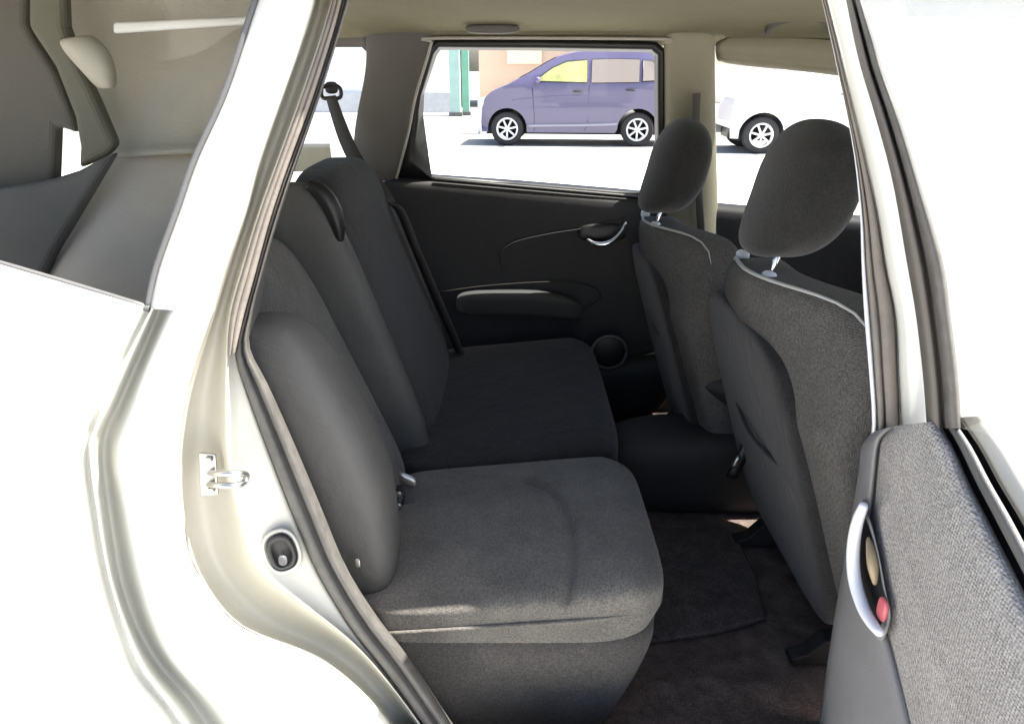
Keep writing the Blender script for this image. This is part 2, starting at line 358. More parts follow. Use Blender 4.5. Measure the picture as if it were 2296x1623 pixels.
# ---- far side of the cabin
def fsheet(name, rows, m, thick=0.03, ss=0, parent=CAR, bev=0.0):
    bm = bmesh.new(); sheet(bm, rows); 
    o = link(name, bm, m, parent, solid=0.0, subsurf=0)
    s = o.modifiers.new('solid', 'SOLIDIFY'); s.thickness = thick; s.offset = 0
    if bev: b = o.modifiers.new('b', 'BEVEL'); b.width = bev; b.segments = 3; b.limit_method = 'ANGLE'; b.angle_limit = rad(40)
    if ss: s = o.modifiers.new('sub', 'SUBSURF'); s.levels = ss; s.render_levels = ss
    return o
# rear far pillar (between quarter window and door glass)
fsheet('far_rear_pillar', [[far(812,60,.03), far(870,60,.045), far(930,60,.045), far(985,60,.03)],
                           [far(823,125,.03), far(870,120,.05), far(925,115,.05), far(966,112,.03)],
                           [far(812,200,.03), far(850,200,.055), far(900,200,.055), far(938,200,.03)],
                           [far(790,290,.03), far(830,300,.06), far(880,300,.06), far(918,300,.03)],
                           [far(790,400,.03), far(830,410,.06), far(870,410,.06), far(888,410,.03)]], M['ptrimd'], 0.02, 2)
bm = bmesh.new(); tube(bm, cr([far(1490,96,.05), far(1470,88,.05), far(985,86,.05), far(968,96,.05), far(958,130,.05), far(931,220,.05), far(915,300,.05), far(889,400,.05)], 50), 0.004, 8)
link('door_opening_piping', bm, M['pale'], CAR)
# far door frame (black) around the glass
def frame(name, outer, inner, m, o1, o2, parent=CAR, thick=0.02):
    bm = bmesh.new(); a = [far(*p, o1) for p in outer]; b = [far(*p, o2) for p in inner]
    mid = [far(*lerp(p, q, 0.5), max(o1, o2) + 0.006) for p, q in zip(outer, inner)]
    sheet(bm, [a + [a[0]], mid + [mid[0]], b + [b[0]]]); bmesh.ops.remove_doubles(bm, verts=bm.verts, dist=1e-6)
    return link(name, bm, m, parent, solid=thick, solid_off=0)
fo = [(960,112),(980,92),(1200,93),(1468,98),(1488,112),(1489,300),(1480,440),(1380,440),(1150,420),(975,405),(885,402),(915,300),(931,220)]
fi = [(972,122),(984,105),(1200,106),(1460,110),(1474,124),(1475,300),(1472,436),(1380,429),(1150,410),(962,394),(952,313),(943,258),(944,208)]
frame('far_door_frame', fo, fi, M['black'], 0.02, 0.0)
FDOOR = None
bm = bmesh.new(); a = [far(*p, -0.004) for p in fi]; bm.faces.new([bm.verts.new(p) for p in a])
link('far_rear_window', bm, M['glass'], CAR, smooth=False)
# far middle pillar
fsheet('far_middle_pillar', [[far(1486,70,.02), far(1510,70,.055), far(1580,70,.055), far(1604,70,.02)],
                             [far(1490,120,.02), far(1512,120,.06), far(1578,120,.06), far(1601,130,.02)],
                             [far(1490,300,.02), far(1510,300,.07), far(1585,300,.07), far(1604,300,.02)],
                             [far(1490,430,.02), far(1510,430,.075), far(1590,440,.075), far(1608,440,.02)],
                             [far(1490,640,.02), far(1510,640,.075), far(1590,640,.075), far(1612,640,.02)]], M['ptrim'], 0.02, 2)
bm = bmesh.new(); tube(bm, [far(1562,210,.10), far(1560,300,.11), far(1566,420,.12), far(1572,520,.12)], 0.011, 8, flat=0.2, up=(0, 1, 0))
link('far_front_belt', bm, M['ptrimd'], CAR)
# frame above the far front window and grab handle
fsheet('far_front_window_rail', [[far(1596,78,.02), far(1750,80,.02), far(1900,86,.02), far(2100,100,.02)],
                                 [far(1597,112,.055), far(1750,122,.055), far(1900,136,.055), far(2100,165,.055)],
                                 [far(1599,122,.035), far(1750,134,.035), far(1900,150,.035), far(2100,180,.035)],
                                 [far(1600,130,.05), far(1750,143,.05), far(1900,160,.05), far(2100,190,.05)],
                                 [far(1601,143,.015), far(1750,156,.015), far(1900,172,.015), far(2100,205,.015)]], M['ptrim'], 0.008, 1)
bm = bmesh.new(); tube(bm, cr([far(1722,72,.09), far(1735,56,.12), far(1775,42,.14), far(1830,42,.14), far(1862,56,.12), far(1872,74,.09)], 24), 0.009, 10)
link('grab_handle', bm, M['ptrimd'], CAR)
fsheet('far_rear_edge_rail', [[far(640,60,.02), far(740,66,.03), far(812,70,.03), far(830,70,.03)], [far(640,100,.0), far(740,104,.01), far(812,104,.01), far(826,118,.01)]], M['ptrimd'], 0.01, 0)
bm = bmesh.new(); bm.faces.new([bm.verts.new(far(*p, -0.01)) for p in [(600,100),(812,103),(824,120),(812,200),(789,295),(789,405),(600,405)]])
link('far_quarter_window', bm, M['glass'], CAR, smooth=False)
bm = bmesh.new(); bm.faces.new([bm.verts.new(far(*p, -0.01)) for p in [(1604,140),(1750,154),(1900,168),(2150,200),(2200,480),(1900,470),(1612,452)]])
link('far_front_window', bm, M['glass'], CAR, smooth=False)
# ledge under the far quarter window
bm = bmesh.new(); sheet(bm, [[onY(600, 322, 1.30), onY(740, 322, 1.30)], [onY(600, 331, 1.26), onY(740, 331, 1.26)], [onY(600, 384, 1.24), onY(745, 384, 1.24)]])
link('cargo_ledge', bm, [mat('cream_ledge', (0.80, 0.75, 0.60), 0.7, var=0.08)], CAR, smooth=False, solid=0.01)
# far door trim: sheet below the belt with rows running front-rear
def fb(u): return 402 + (u - 962) * (42 / 482)
rows = []
for dv, off in ((-6, .0), (0, .03), (10, .05), (24, .058), (80, .05), (150, .045), (230, .05), (300, .055), (420, .06), (560, .06), (760, .05)):
    rows.append([far(u, fb(u) + dv, off) for u in (780, 880, 962, 1100, 1250, 1400, 1550, 1700, 1900, 2150)])
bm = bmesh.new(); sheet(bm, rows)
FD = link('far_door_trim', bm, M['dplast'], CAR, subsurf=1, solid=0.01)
bm = bmesh.new(); tube(bm, [far(u, fb(u) - 2, .042) for u in (975, 1100, 1250, 1400, 1550)], 0.0035, 6)
link('window_sill_seal', bm, M['gplast'], FD)
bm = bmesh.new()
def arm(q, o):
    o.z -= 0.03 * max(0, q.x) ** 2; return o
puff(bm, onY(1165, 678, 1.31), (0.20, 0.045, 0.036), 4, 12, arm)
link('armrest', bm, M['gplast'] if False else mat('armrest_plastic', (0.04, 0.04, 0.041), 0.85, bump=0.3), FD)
bm = bmesh.new(); tube(bm, cr([far(1128,610,.065), far(1122,575,.065), far(1150,545,.065), (far(1230,525,.065)), far(1310,512,.065), far(1400,490,.065)], 30), 0.002, 6)
link('trim_crease', bm, M['dplast'], FD); bm = bmesh.new()
tube(bm, cr([far(985,655,.065), far(1100,640,.07), far(1250,632,.07), far(1330,645,.065), far(1345,670,.065), far(1300,700,.065)], 30), 0.002, 6)
link('trim_crease', bm, M['dplast'], FD)
bm = bmesh.new()
puff(bm, far(1350, 522, .06), (0.075, 0.012, 0.028), 3, 8)
HB = link('handle_bezel', bm, M['black'], FD)
bm = bmesh.new()
hp = [onY(1316, 536, 1.30), onY(1330, 545, 1.295), onY(1350, 548, 1.29), onY(1372, 541, 1.29), onY(1390, 524, 1.295), onY(1404, 498, 1.30)]
tube(bm, cr(hp, 24), lambda t: 0.0055 * (0.5 + 1.0 * math.sin(math.pi * min(1, max(0.0, t))) ** 0.7), 10)
link('chrome_lever', bm, M['chrome'], HB)

bm = bmesh.new()
puff(bm, onY(1400, 870, 1.315), (0.17, 0.055, 0.115), 4.5, 14, lambda q, o: Vector((o.x + 0.05 * q.z, o.y, o.z + 0.03 * q.x)))
DP = link('door_pocket', bm, M['dplast'], FD)
c = onY(1366, 790, 1.262)
bm = bmesh.new(); tube(bm, [c + Vector((0.055 * math.cos(a), 0, 0.055 * math.sin(a))) for a in [2 * math.pi * k / 28 for k in range(29)]], 0.005, 8); link('speaker_ring', bm, M['gplast'], DP)
bm = bmesh.new(); puff(bm, c + Vector((0, 0.004, 0)), (0.05, 0.006, 0.05), 2.2, 8); link('speaker_mesh', bm, M['black'], DP)
# ---- roof, floor, bulkheads (enclose the cabin)
bm = bmesh.new()
rows = []
for y, z in ((0.075, 1.475), (0.16, 1.487), (0.5, 1.502), (0.9, 1.502), (1.14, 1.485), (1.235, 1.462), (1.29, 1.432)):
    rows.append([(x, y, z - 0.02 * max(0, abs(x - 0.2) - 0.8)) for x in (-1.05, -0.6, -0.2, 0.2, 0.6, 1.0, 1.25)])
sheet(bm, rows)
RF = link('headliner', bm, M['liner'], CAR, subsurf=1)
bm = bmesh.new(); puff(bm, (-0.05, 1.16, 1.468), (0.07, 0.02, 0.012), 3, 8); link('lamp_cover', bm, M['ptrimd'], RF)
bm = bmesh.new()
rows = []
for y, z in ((0.052, 1.461), (0.064, 1.495), (0.17, 1.52), (0.5, 1.54), (0.9, 1.54), (1.16, 1.52), (1.28, 1.47), (1.31, 1.43)):
    rows.append([(x, y, z - 0.02 * max(0, abs(x - 0.2) - 0.8)) for x in (-1.10, -0.6, -0.2, 0.2, 0.6, 1.0, 1.28)])
sheet(bm, rows); link('roof', bm, M['paint'], CAR, subsurf=1)
bm = bmesh.new(); box(bm, (0.3, 0.68, 0.27), (3.0, 1.44, 0.04)); link('floor_pan', bm, M['carpet'], CAR, smooth=False)
bm = bmesh.new(); box(bm, (1.62, 0.68, 0.62), (0.04, 1.44, 0.70))
box(bm, (1.45, 0.68, 0.90), (0.35, 1.40, 0.16)); link('dashboard', bm, M['dplast'], CAR, bevel=0.03)
bm = bmesh.new(); sheet(bm, [[(1.72, 0.0, 1.0), (1.72, 1.38, 1.0)], [(1.27, 0.08, 1.47), (1.27, 1.27, 1.47)]]); link('windscreen', bm, M['glass'], CAR)
bm = bmesh.new(); sheet(bm, [[(-1.12, -0.04, 0.3), (-1.12, 1.42, 0.3)], [(-1.2, -0.04, 0.97), (-1.2, 1.42, 0.97)]]); link('tailgate', bm, M['paint'], CAR, solid=0.04, bevel=0.01)
bm = bmesh.new(); sheet(bm, [[(-1.2, 0.0, 0.97), (-1.2, 1.40, 0.97)], [(-1.06, 0.06, 1.46), (-1.06, 1.29, 1.46)]]); link('rear_window', bm, M['qglass'], CAR)
# far outer skin
bm = bmesh.new()
sheet(bm, [[(-1.15, 1.46, 0.25), (-0.3, 1.50, 0.25), (0.6, 1.50, 0.25), (1.9, 1.46, 0.25)], [(-1.15, 1.46, 0.6), (-0.3, 1.50, 0.6), (0.6, 1.50, 0.6), (1.9, 1.46, 0.6)],
           [(-1.17, 1.43, 1.02), (-0.3, 1.455, 1.04), (0.6, 1.45, 0.985), (1.9, 1.43, 0.95)]])
link('far_flank_panel', bm, M['paint'], CAR, subsurf=1, solid=0.01)

# ---- rear bench
crease_pts = [Vector(onZ(u, v, 0.605)[:2]) for u, v in ((1185, 1078), (1235, 1105), (1268, 1150), (1286, 1205), (1288, 1260), (1278, 1310), (1262, 1350))]
def seg_d(p, a, b):
    ab = b - a; t = max(0, min(1, (p - a).dot(ab) / ab.length_squared)); return (p - (a + ab * t)).length
cpts = [Vector(q) for q in [tuple(x) + (0,) for x in crease_pts]]
csm = [Vector((q.x, q.y)) for q in cr(cpts, 14)]
def cushion_warp(cx, cy, hx, hy, groove):
    def wp(q, o):
        X = o.x + cx; Y = o.y + cy
        top = max(0, q.z)
        o.z += top * (0.06 * (q.x * 0.5 + 0.5) - 0.06)              # lower at the back
        o.z += top * 0.012 * (1 - q.y ** 2)                          # crowned
        o.z -= top * 0.020 * max(0, q.x - 0.75) / 0.25
        if q.z > 0.3 and groove:
            d = min(seg_d(Vector((X, Y)), a, b) for a, b in zip(csm, csm[1:]))
            o.z -= 0.012 * math.exp(-(d / 0.0085) ** 2)
        o.x -= 0.03 * max(0, -q.z)                                   # undercut front
        return o
    return wp
bm = bmesh.new()
puff(bm, (0.0, 0.252, 0.552), (0.258, 0.228, 0.070), 7, 72, cushion_warp(0.0, 0.252, 0.258, 0.228, True))
CU1 = link('near_seat_cushion', bm, M['fabric'], CAR)
bm = bmesh.new()
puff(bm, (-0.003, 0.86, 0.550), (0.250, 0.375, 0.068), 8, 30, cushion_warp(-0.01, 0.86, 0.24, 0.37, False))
link('far_seat_cushion', bm, M['fabric_shaded'], CAR)  # same cloth as the near cushion, shade put in by darker colour
bm = bmesh.new()
def basew(q, o):
    o.x -= 0.11 * max(0, q.x) * ((1 - q.z) / 2) ** 1.6
    o.y += 0.01 * max(0, -q.z); return o
puff(bm, (-0.002, 0.640, 0.394), (0.258, 0.618, 0.138), 12, 28, basew); link('seat_base', bm, M['fabricb'], CAR)
# front lip valance seam on the near cushion
bm = bmesh.new(); tube(bm, cr([(-0.20, 0.022, 0.528), (0.0, 0.021, 0.545), (0.14, 0.024, 0.556), (0.215, 0.040, 0.561), (0.250, 0.085, 0.564), (0.257, 0.27, 0.565), (0.254, 0.45, 0.565)], 40), 0.003, 8)
link('cushion_piping', bm, M['fabric'], CU1)

BX0, BZ0, BX1, BZ1 = -0.235, 0.56, -0.415, 1.10      # front face of the backrest, bottom and top
def back_warp(lean=(BX1 - BX0) / (BZ1 - BZ0), top_round=0.03):
    def wp(q, o):
        o.x += lean * o.z
        o.x += 0.012 * (1 - abs(q.y) ** 2) * max(0, q.x) * -1
        o.x += 0.02 * math.sin((q.z + 1) * math.pi / 2) * max(0, q.x)
        if q.z > 0.6: o.z -= top_round * (abs(q.y) ** 3) * (q.z - 0.6) / 0.4
        return o
    return wp
cxm, czm = (BX0 + BX1) / 2, (BZ0 + BZ1) / 2
def lean_warp(z0, k, rnd, cz):
    def wp(q, o):
        o.x += k * (o.z + cz - z0)
        o.x += 0.015 * math.cos(q.y * math.pi / 2) * max(0, q.x) * (0.4 + 0.6 * q.z * q.z)
        if q.z > 0.5: o.z -= rnd * abs(q.y) ** 3 * (q.z - 0.5) / 0.5
        return o
    return wp
bm = bmesh.new(); puff(bm, (-0.250 - 0.065, 0.345, 0.80), (0.065, 0.222, 0.285), 7, 26, lean_warp(0.584, -0.40, 0.03, 0.80))
link('near_backrest', bm, M['fabric'], CAR)
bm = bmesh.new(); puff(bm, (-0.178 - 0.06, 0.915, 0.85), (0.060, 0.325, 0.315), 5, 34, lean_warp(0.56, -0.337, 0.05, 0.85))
FB = link('far_backrest', bm, M['fabric_shaded'], CAR)
bm = bmesh.new(); _lw = lean_warp(0.56, -0.337, 0.0, 0.845)
def flw(q, o):
    if q.x < 0: o.x *= 1 + 0.9 * max(0, q.z * 0.5 + 0.5)
    return _lw(q, o)
puff(bm, (-0.184 - 0.06, 0.598, 0.845), (0.062, 0.030, 0.317), 3.2, 28, flw)
link('lit_backrest_side', bm, M['bolster'], FB)  # paler than the front face, painting the light on this flank
# black curved release-handle recess on the shoulder of the far backrest
bm = bmesh.new()
cres = [(690, 412), (718, 430), (742, 462), (757, 505), (763, 540)]
tube(bm, cr([onY(u, v, 0.575 + 0.002 * i) for i, (u, v) in enumerate(cres)], 26), lambda t: 0.005 + 0.016 * math.sin(math.pi * min(1, t * 0.8 + 0.15)), 12, flat=0.9)
link('release_handle', bm, M['black'], FB)
# outboard side bolster, bulging by the door
bm = bmesh.new()
def bolw(q, o):
    o.x += -0.27 * o.z - 0.02 * (max(0, q.z) ** 2) - 0.045 * max(0, -q.z - 0.1)
    return o
puff(bm, (-0.278, 0.125, 0.785), (0.072, 0.075, 0.250), 3.2, 26, bolw)
link('side_bolster', bm, M['bolster'], CAR)
bm = bmesh.new(); sheet(bm, [[near(700, -20, .11), near(655, 380, .12), near(600, 560, .12), near(548, 790, .12), near(600, 960, .12), near(700, 1200, .12), near(830, 1440, .12), near(960, 1640, .12)],
                             [p + Vector((-0.02, 0.10, 0)) for p in (near(690, -20, .11), near(640, 380, .12), near(590, 560, .12), near(560, 790, .12), near(620, 960, .12), near(720, 1200, .12), near(840, 1440, .12), near(970, 1640, .12))]])
link('side_trim', bm, M['gplast'], CAR)
bm = bmesh.new(); sheet(bm, [[(-0.36, 0.03, 0.40), (-0.80, 0.03, 0.40)], [(-0.40, 0.05, 0.80), (-0.80, 0.05, 0.80)], [(-0.42, 0.08, 0.88), (-0.80, 0.08, 0.88)], [(-0.46, 0.14, 0.88), (-0.80, 0.14, 0.88)]])
link('wheelhouse_trim', bm, M['gplast'], CAR)

# rear belt: from guide ring on the far rear pillar down over the far backrest
bm = bmesh.new()
wd = (1, -0.25, 0.12)
strap(bm, cr([onY(742, 216, 1.235), onY(757, 262, 1.21), onY(778, 318, 1.18), onY(808, 375, 1.15), onY(845, 415, 1.12), onY(868, 455, 1.08)], 20), [0.030 + 0.02 * min(1, i / 12) for i in range(20)], wd)
BELT = link('rear_belt', bm, M['belt'], CAR, solid=0.003)
bm = bmesh.new()
def bf(y, z, o=0.028): return Vector((-0.178 - 0.337 * (z - 0.56) + o, y, z))
strap(bm, cr([onY(868, 455, 1.08), bf(1.08, 1.02, 0.03), bf(1.10, 0.92), bf(1.12, 0.80), bf(1.14, 0.68), bf(1.15, 0.60), bf(1.15, 0.555, 0.03)], 24), 0.046, (0.62, -0.75, 0.1))
link('lap_webbing', bm, M['belt'], BELT, solid=0.003)
bm = bmesh.new()
p = onY(742, 208, 1.24)
tube(bm, cr([p + Vector((-0.025, 0, 0.012)), p + Vector((0, 0, 0.02)), p + Vector((0.025, 0, 0.012)), p + Vector((0.025, 0, -0.012)), p + Vector((0, -0.004, -0.016)), p + Vector((-0.025, 0, -0.012)), p + Vector((-0.025, 0, 0.012))], 28), 0.0055, 8)
puff(bm, p + Vector((0, 0.012, 0.012)), (0.018, 0.008, 0.016), 3, 6)
link('belt_guide', bm, M['black'], BELT)
# buckles at the crease
def crp(u, v, z): return onZ(u, v, z)
bm = bmesh.new()
a = crp(884, 1150, 0.56); b = crp(900, 1098, 0.60)
tube(bm, cr([a + Vector((0, 0, -0.03)), a, b], 10), 0.015, 10, flat=0.6, up=(0, 1, 0))
BK = link('belt_buckle', bm, M['black'], CAR)
bm = bmesh.new(); 
puff(bm, onY(893, 1108, b.y - 0.035), (0.006, 0.003, 0.006), 4, 5); link('buckle_plate', bm, M['satin'], BK)
bm = bmesh.new(); puff(bm, onY(892, 1136, b.y - 0.035), (0.0075, 0.003, 0.0075), 4, 5); link('release_button', bm, M['satin'], BK)
bm = bmesh.new(); puff(bm, onY(915, 1076, 0.33), (0.018, 0.006, 0.011), 4, 6, lambda q, o: Vector((o.x, o.y, o.z - 0.45 * o.x)))
link('belt_tongue', bm, M['satin'], CAR)
bm = bmesh.new(); strap(bm, cr([onY(905, 1085, 0.34), onY(915, 1120, 0.33), onY(905, 1165, 0.31), onY(880, 1215, 0.28)], 12), 0.028, (1, 0, 0.2)); link('buckle_strap', bm, M['belt'], CAR, solid=0.003)
bm = bmesh.new(); puff(bm, near(802, 1262, 0.13), (0.004, 0.002, 0.008), 4, 4); link('trim_clip', bm, M['satin'], CAR)

# ---- front seats (one builder, placed twice)
M['rim_light'] = mat('rim_light_paint', (0.40, 0.40, 0.38), 0.5, var=0.1)  # pale line painted for the rim light along the seat shoulders
def front_seat(yc, hy, xt, xh, zh, zc, label):
    # backrest shell: face towards the rear
    def bw(q, o):
        o.x += -0.29 * o.z
        o.x -= 0.02 * (1 - q.y ** 2) * (1 if q.x < 0 else 0)
        if q.z > 0.35:
            t = (q.z - 0.35) / 0.65; nr = q.y < 0
            o.y *= 1 - (0.06 if nr else 0.26) * t ** 2; o.z -= (-0.02 if nr else 0.05) * t * abs(q.y) ** 2.5
            o.x += (0.13 if nr else 0.04) * t * abs(q.y) ** 1.6
        return o
    bm = bmesh.new(); puff(bm, (xt, yc, zc), (0.060, hy, 0.315), 5.5, 30, bw)
    s = link('front_backrest', bm, M['mesh'], CAR); tag(s, label)
    bm = bmesh.new()
    def hw(q, o):
        o.x += 0.20 * o.z; o.x += 0.02 * q.y ** 2
        if q.z < 0: o.y *= 1 - 0.10 * q.z * q.z
        if q.z < 0 and q.x < 0: o.x -= 0.035 * q.z * q.z
        return o
    puff(bm, (xh, yc, zh), (0.066, 0.142, 0.116), 2.4, 24, hw)
    h = link('headrest', bm, M['head'], s)
    for sg in (-1, 1):
        bm = bmesh.new(); tube(bm, [(xh - 0.030, yc + 0.03 + 0.08 * sg, zh - 0.06), (xh - 0.052, yc + 0.03 + 0.08 * sg, zc + 0.27)], 0.0065, 10); link('headrest_post', bm, M['chrome'], s)
        bm = bmesh.new(); puff(bm, (xh - 0.048, yc + 0.03 + 0.08 * sg, zc + 0.312), (0.012, 0.014, 0.010), 3, 6); link('post_sleeve', bm, M['white'], s)
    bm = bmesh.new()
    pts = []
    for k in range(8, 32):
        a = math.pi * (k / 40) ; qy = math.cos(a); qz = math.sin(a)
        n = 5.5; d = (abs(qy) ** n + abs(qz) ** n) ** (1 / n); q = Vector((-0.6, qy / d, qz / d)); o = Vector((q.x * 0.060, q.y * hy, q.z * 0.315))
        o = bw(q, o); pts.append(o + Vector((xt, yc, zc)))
    tube(bm, pts, lambda t: 0.0006 + 0.0032 * math.sin(math.pi * t) ** 0.5, 8); link('backrest_rim_light', bm, M['rim_light'], s)
    # dark panel with pocket, added for the shade on the lower seat back
    def pw_(q, o):
        o.x += -0.29 * (o.z - 0.055)
        o.y += 0.025 + 0.03 * q.z; o.y *= 1 - 0.12 * max(0, q.z) ** 2
        return o
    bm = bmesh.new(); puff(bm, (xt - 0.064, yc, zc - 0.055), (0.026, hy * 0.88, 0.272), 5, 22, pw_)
    bp = link('shade_panel', bm, M['fabric_shaded'], s)
    bm = bmesh.new(); tube(bm, cr([(xt - 0.062 + 0.0, yc - hy * 0.66, 0.70), (xt - 0.094, yc, 0.695), (xt - 0.062, yc + hy * 0.80, 0.70)], 16), 0.005, 8); link('shade_panel_hem', bm, M['fabric_shaded'], bp)
    bm = bmesh.new()
    puff(bm, (xt + 0.26, yc, 0.50), (0.26, 0.25, 0.085), 5, 16); link('seat_cushion', bm, M['fabric_shaded'], s)
    for sg in (-1, 1):
        bm = bmesh.new(); prism(bm, [(xt - 0.03, yc + 0.19 * sg - 0.018, 0.30), (xt + 0.40, yc + 0.19 * sg - 0.018, 0.30), (xt + 0.40, yc + 0.19 * sg - 0.018, 0.36), (xt + 0.03, yc + 0.19 * sg - 0.018, 0.36), (xt, yc + 0.19 * sg - 0.018, 0.325), (xt - 0.03, yc + 0.19 * sg - 0.018, 0.315)], (0, 0.036, 0))
        link('seat_rail', bm, M['dplast'], s, smooth=False, bevel=0.004)
    return s
front_seat(0.395, 0.315, 0.572, 0.503, 1.180, 0.722, 'front seat back beside the open door, lit grey mesh fabric')
front_seat(1.03, 0.29, 0.497, 0.420, 1.14, 0.685, 'front seat back on the far side, in shadow')

# ---- console between the front seats
c0 = onY(1445, 880, 0.80); c0.x += 0.26
bm = bmesh.new()
puff(bm, (c0.x + 0.14, 0.80, c0.z), (0.24, 0.085, 0.075), 3.5, 14, lambda q, o: Vector((o.x - 0.10 * q.z * (q.x < 0), o.y, o.z)))
CO = link('centre_console', bm, M['dplast'], CAR)
bm = bmesh.new(); puff(bm, (c0.x - 0.02, 0.80, 0.40), (0.34, 0.10, 0.12), 4, 12); link('tunnel_cover', bm, M['dplast'], CO)
# seat belt hardware low beside the near front seat
bm = bmesh.new()
puff(bm, onY(1688, 980, 0.56), (0.010, 0.006, 0.019), 3.5, 6, lambda q, o: Vector((o.x + 0.35 * o.z, o.y, o.z)))
FBK = link('front_buckle', bm, M['satin'], CAR)
bm = bmesh.new(); puff(bm, onY(1650, 1035, 0.55), (0.006, 0.005, 0.015), 3.5, 6, lambda q, o: Vector((o.x + 0.35 * o.z, o.y, o.z)))
link('buckle_tongue', bm, M['satin'], FBK)
bm = bmesh.new(); tube(bm, cr([onY(1700, 950, 0.57), onY(1670, 1010, 0.56), onY(1640, 1070, 0.56)], 8), 0.014, 8, flat=0.5, up=(0, 1, 0)); link('buckle_stalk', bm, M['black'], CAR)
# floor mats
bm = bmesh.new(); pts = [onZ(1260, 1460, .297), onZ(1480, 1442, .297), onZ(1600, 1425, .297), onZ(1715, 1392, .297), onZ(1690, 1290, .297), onZ(1640, 1190, .297), onZ(1400, 1190, .297), onZ(1250, 1300, .297)]
prism(bm, pts, (0, 0, 0.012)); link('floor_mat', bm, M['mat_'], CAR, smooth=False, bevel=0.004)
bm = bmesh.new(); sheet(bm, [[(-0.3, -0.05, 0.30), (0.60, -0.05, 0.30)], [(-0.3, 0.16, 0.297), (0.60, 0.16, 0.297)]]); link('sill_carpet', bm, M['carpet'], CAR, smooth=False)
bm = bmesh.new(); box(bm, (0.55, -0.07, 0.33), (1.9, 0.08, 0.14)); link('door_sill', bm, M['paint'], CAR, bevel=0.02)

# ---- near middle pillar beside the open door
b0 = [(1838,-20),(1866,103),(1880,170),(1893,230),(1915,350),(1928,480),(1932,600),(1938,710),(1948,830),(1955,960),(1940,1080),(1920,1300),(1890,1650)]
b3 = [(1846,-20),(1877,103),(1893,170),(1908,230),(1938,350),(1966,480),(1985,600),(2007,710),(2013,830),(2018,960),(2010,1080),(1990,1300),(1960,1650)]
b4 = [(1880,-20),(1917,100),(1934,165),(1953,230),(1988,350),(2018,480),(2036,600),(2054,710),(2068,830),(2076,960),(2070,1080),(2060,1300),(2040,1650)]
bm = bmesh.new()
sheet(bm, [rail(b0, b0, 0, .14, 40), rail(b0, b0, 0, .05, 40), rail(b0, b3, .10, .040, 40), rail(b0, b3, .16, .05, 40)])
link('middle_pillar_edge', bm, M['white'], CAR)
bm = bmesh.new()
sheet(bm, [rail(b0, b3, .14, .056, 40), rail(b0, b3, .25, .040, 40), rail(b0, b3, .40, .040, 40), rail(b0, b3, .47, .055, 40), rail(b0, b3, .52, .038, 40), rail(b0, b3, .9, .034, 40), rail(b0, b3, 1.0, .05, 40)])
link('middle_pillar_seal', bm, M['taupe'], CAR)
b4r = [(u + 200, v) for u, v in b4]
bm = bmesh.new()
sheet(bm, [rail(b0, b3, 1.0, .056, 40), rail(b3, b4, .08, .03, 40), rail(b3, b4, .3, .012, 40), rail(b3, b4, .7, .004, 40), rail(b4, b4, 0, 0, 40), rail(b4, b4r, .4, -.004, 40), rail(b4, b4r, 1.0, -.004, 40), rail(b4, b4r, 2.6, 0, 40)])
link('middle_pillar', bm, M['paint'], CAR)
bm = bmesh.new()
sheet(bm, [[(0.62, side_y(.25) , .25), (1.2, side_y(.25), .25), (1.9, 0, .25)], [(0.62, -0.10, .6), (1.2, -0.10, .6), (1.9, -0.04, .6)], [(0.62, -0.078, .97), (1.2, -0.078, .97), (1.9, -.03, .97)]])
link('front_flank_panel', bm, M['paint'], CAR, subsurf=1, solid=0.01)
bm = bmesh.new(); sheet(bm, [[(0.80, -0.072, .97), (1.7, -0.04, .97)], [(0.78, 0.045, 1.44), (1.25, 0.05, 1.45)]]); link('front_window', bm, M['qglass'], CAR, smooth=False)

# ---- open rear door (hinged on the middle pillar, swung towards the camera)
DX = 0.487
def dz_(u, v, off=0.0): return onX(u, v, DX - off)        # off > 0 is towards the door opening (inner side)
def dp(u, v, xoff): return onX(u, v, DX - xoff)
left = [(1955,968),(1932,1000),(1926,1050),(1915,1120),(1900,1210),(1885,1300),(1868,1400),(1853,1500),(1836,1620),(1815,1760)]
border=[(2010,954),(1975,985),(1965,1050),(1958,1120),(1948,1200),(1955,1280),(1975,1370),(1998,1450),(2040,1620),(2070,1760)]
right =[(2100,944),(2135,1000),(2170,1080),(2210,1160),(2260,1260),(2310,1360),(2370,1480),(2430,1600),(2500,1720),(2560,1820)]
def drail(a, b, t, off, n=36):
    return cr([dp(*lerp(p, q, t), off) for p, q in zip(a, b)], n)
bm = bmesh.new()
sheet(bm, [drail(left, left, 0, -0.06), drail(left, left, 0, -0.012), drail(left, border, 0.08, 0.0), drail(left, border, 0.35, 0.008), drail(left, border, 0.7, 0.010), drail(left, border, 0.94, 0.006), drail(left, border, 1.0, -0.002)])
DOOR = link('open_rear_door', bm, M['dgrey'], CAR, subsurf=1)
tag(DOOR, 'rear side door swung open towards the viewer, grey inner trim')
bm = bmesh.new()
sheet(bm, [drail(border, border, 0, -0.004), drail(border, right, 0.06, 0.008), drail(border, right, 0.3, 0.015), drail(border, right, 0.65, 0.015), drail(border, right, 0.9, 0.010), drail(border, right, 1.0, 0.0), drail(border, right, 1.02, -0.02)])
link('fabric_insert', bm, M['doorfab'], DOOR, subsurf=1)
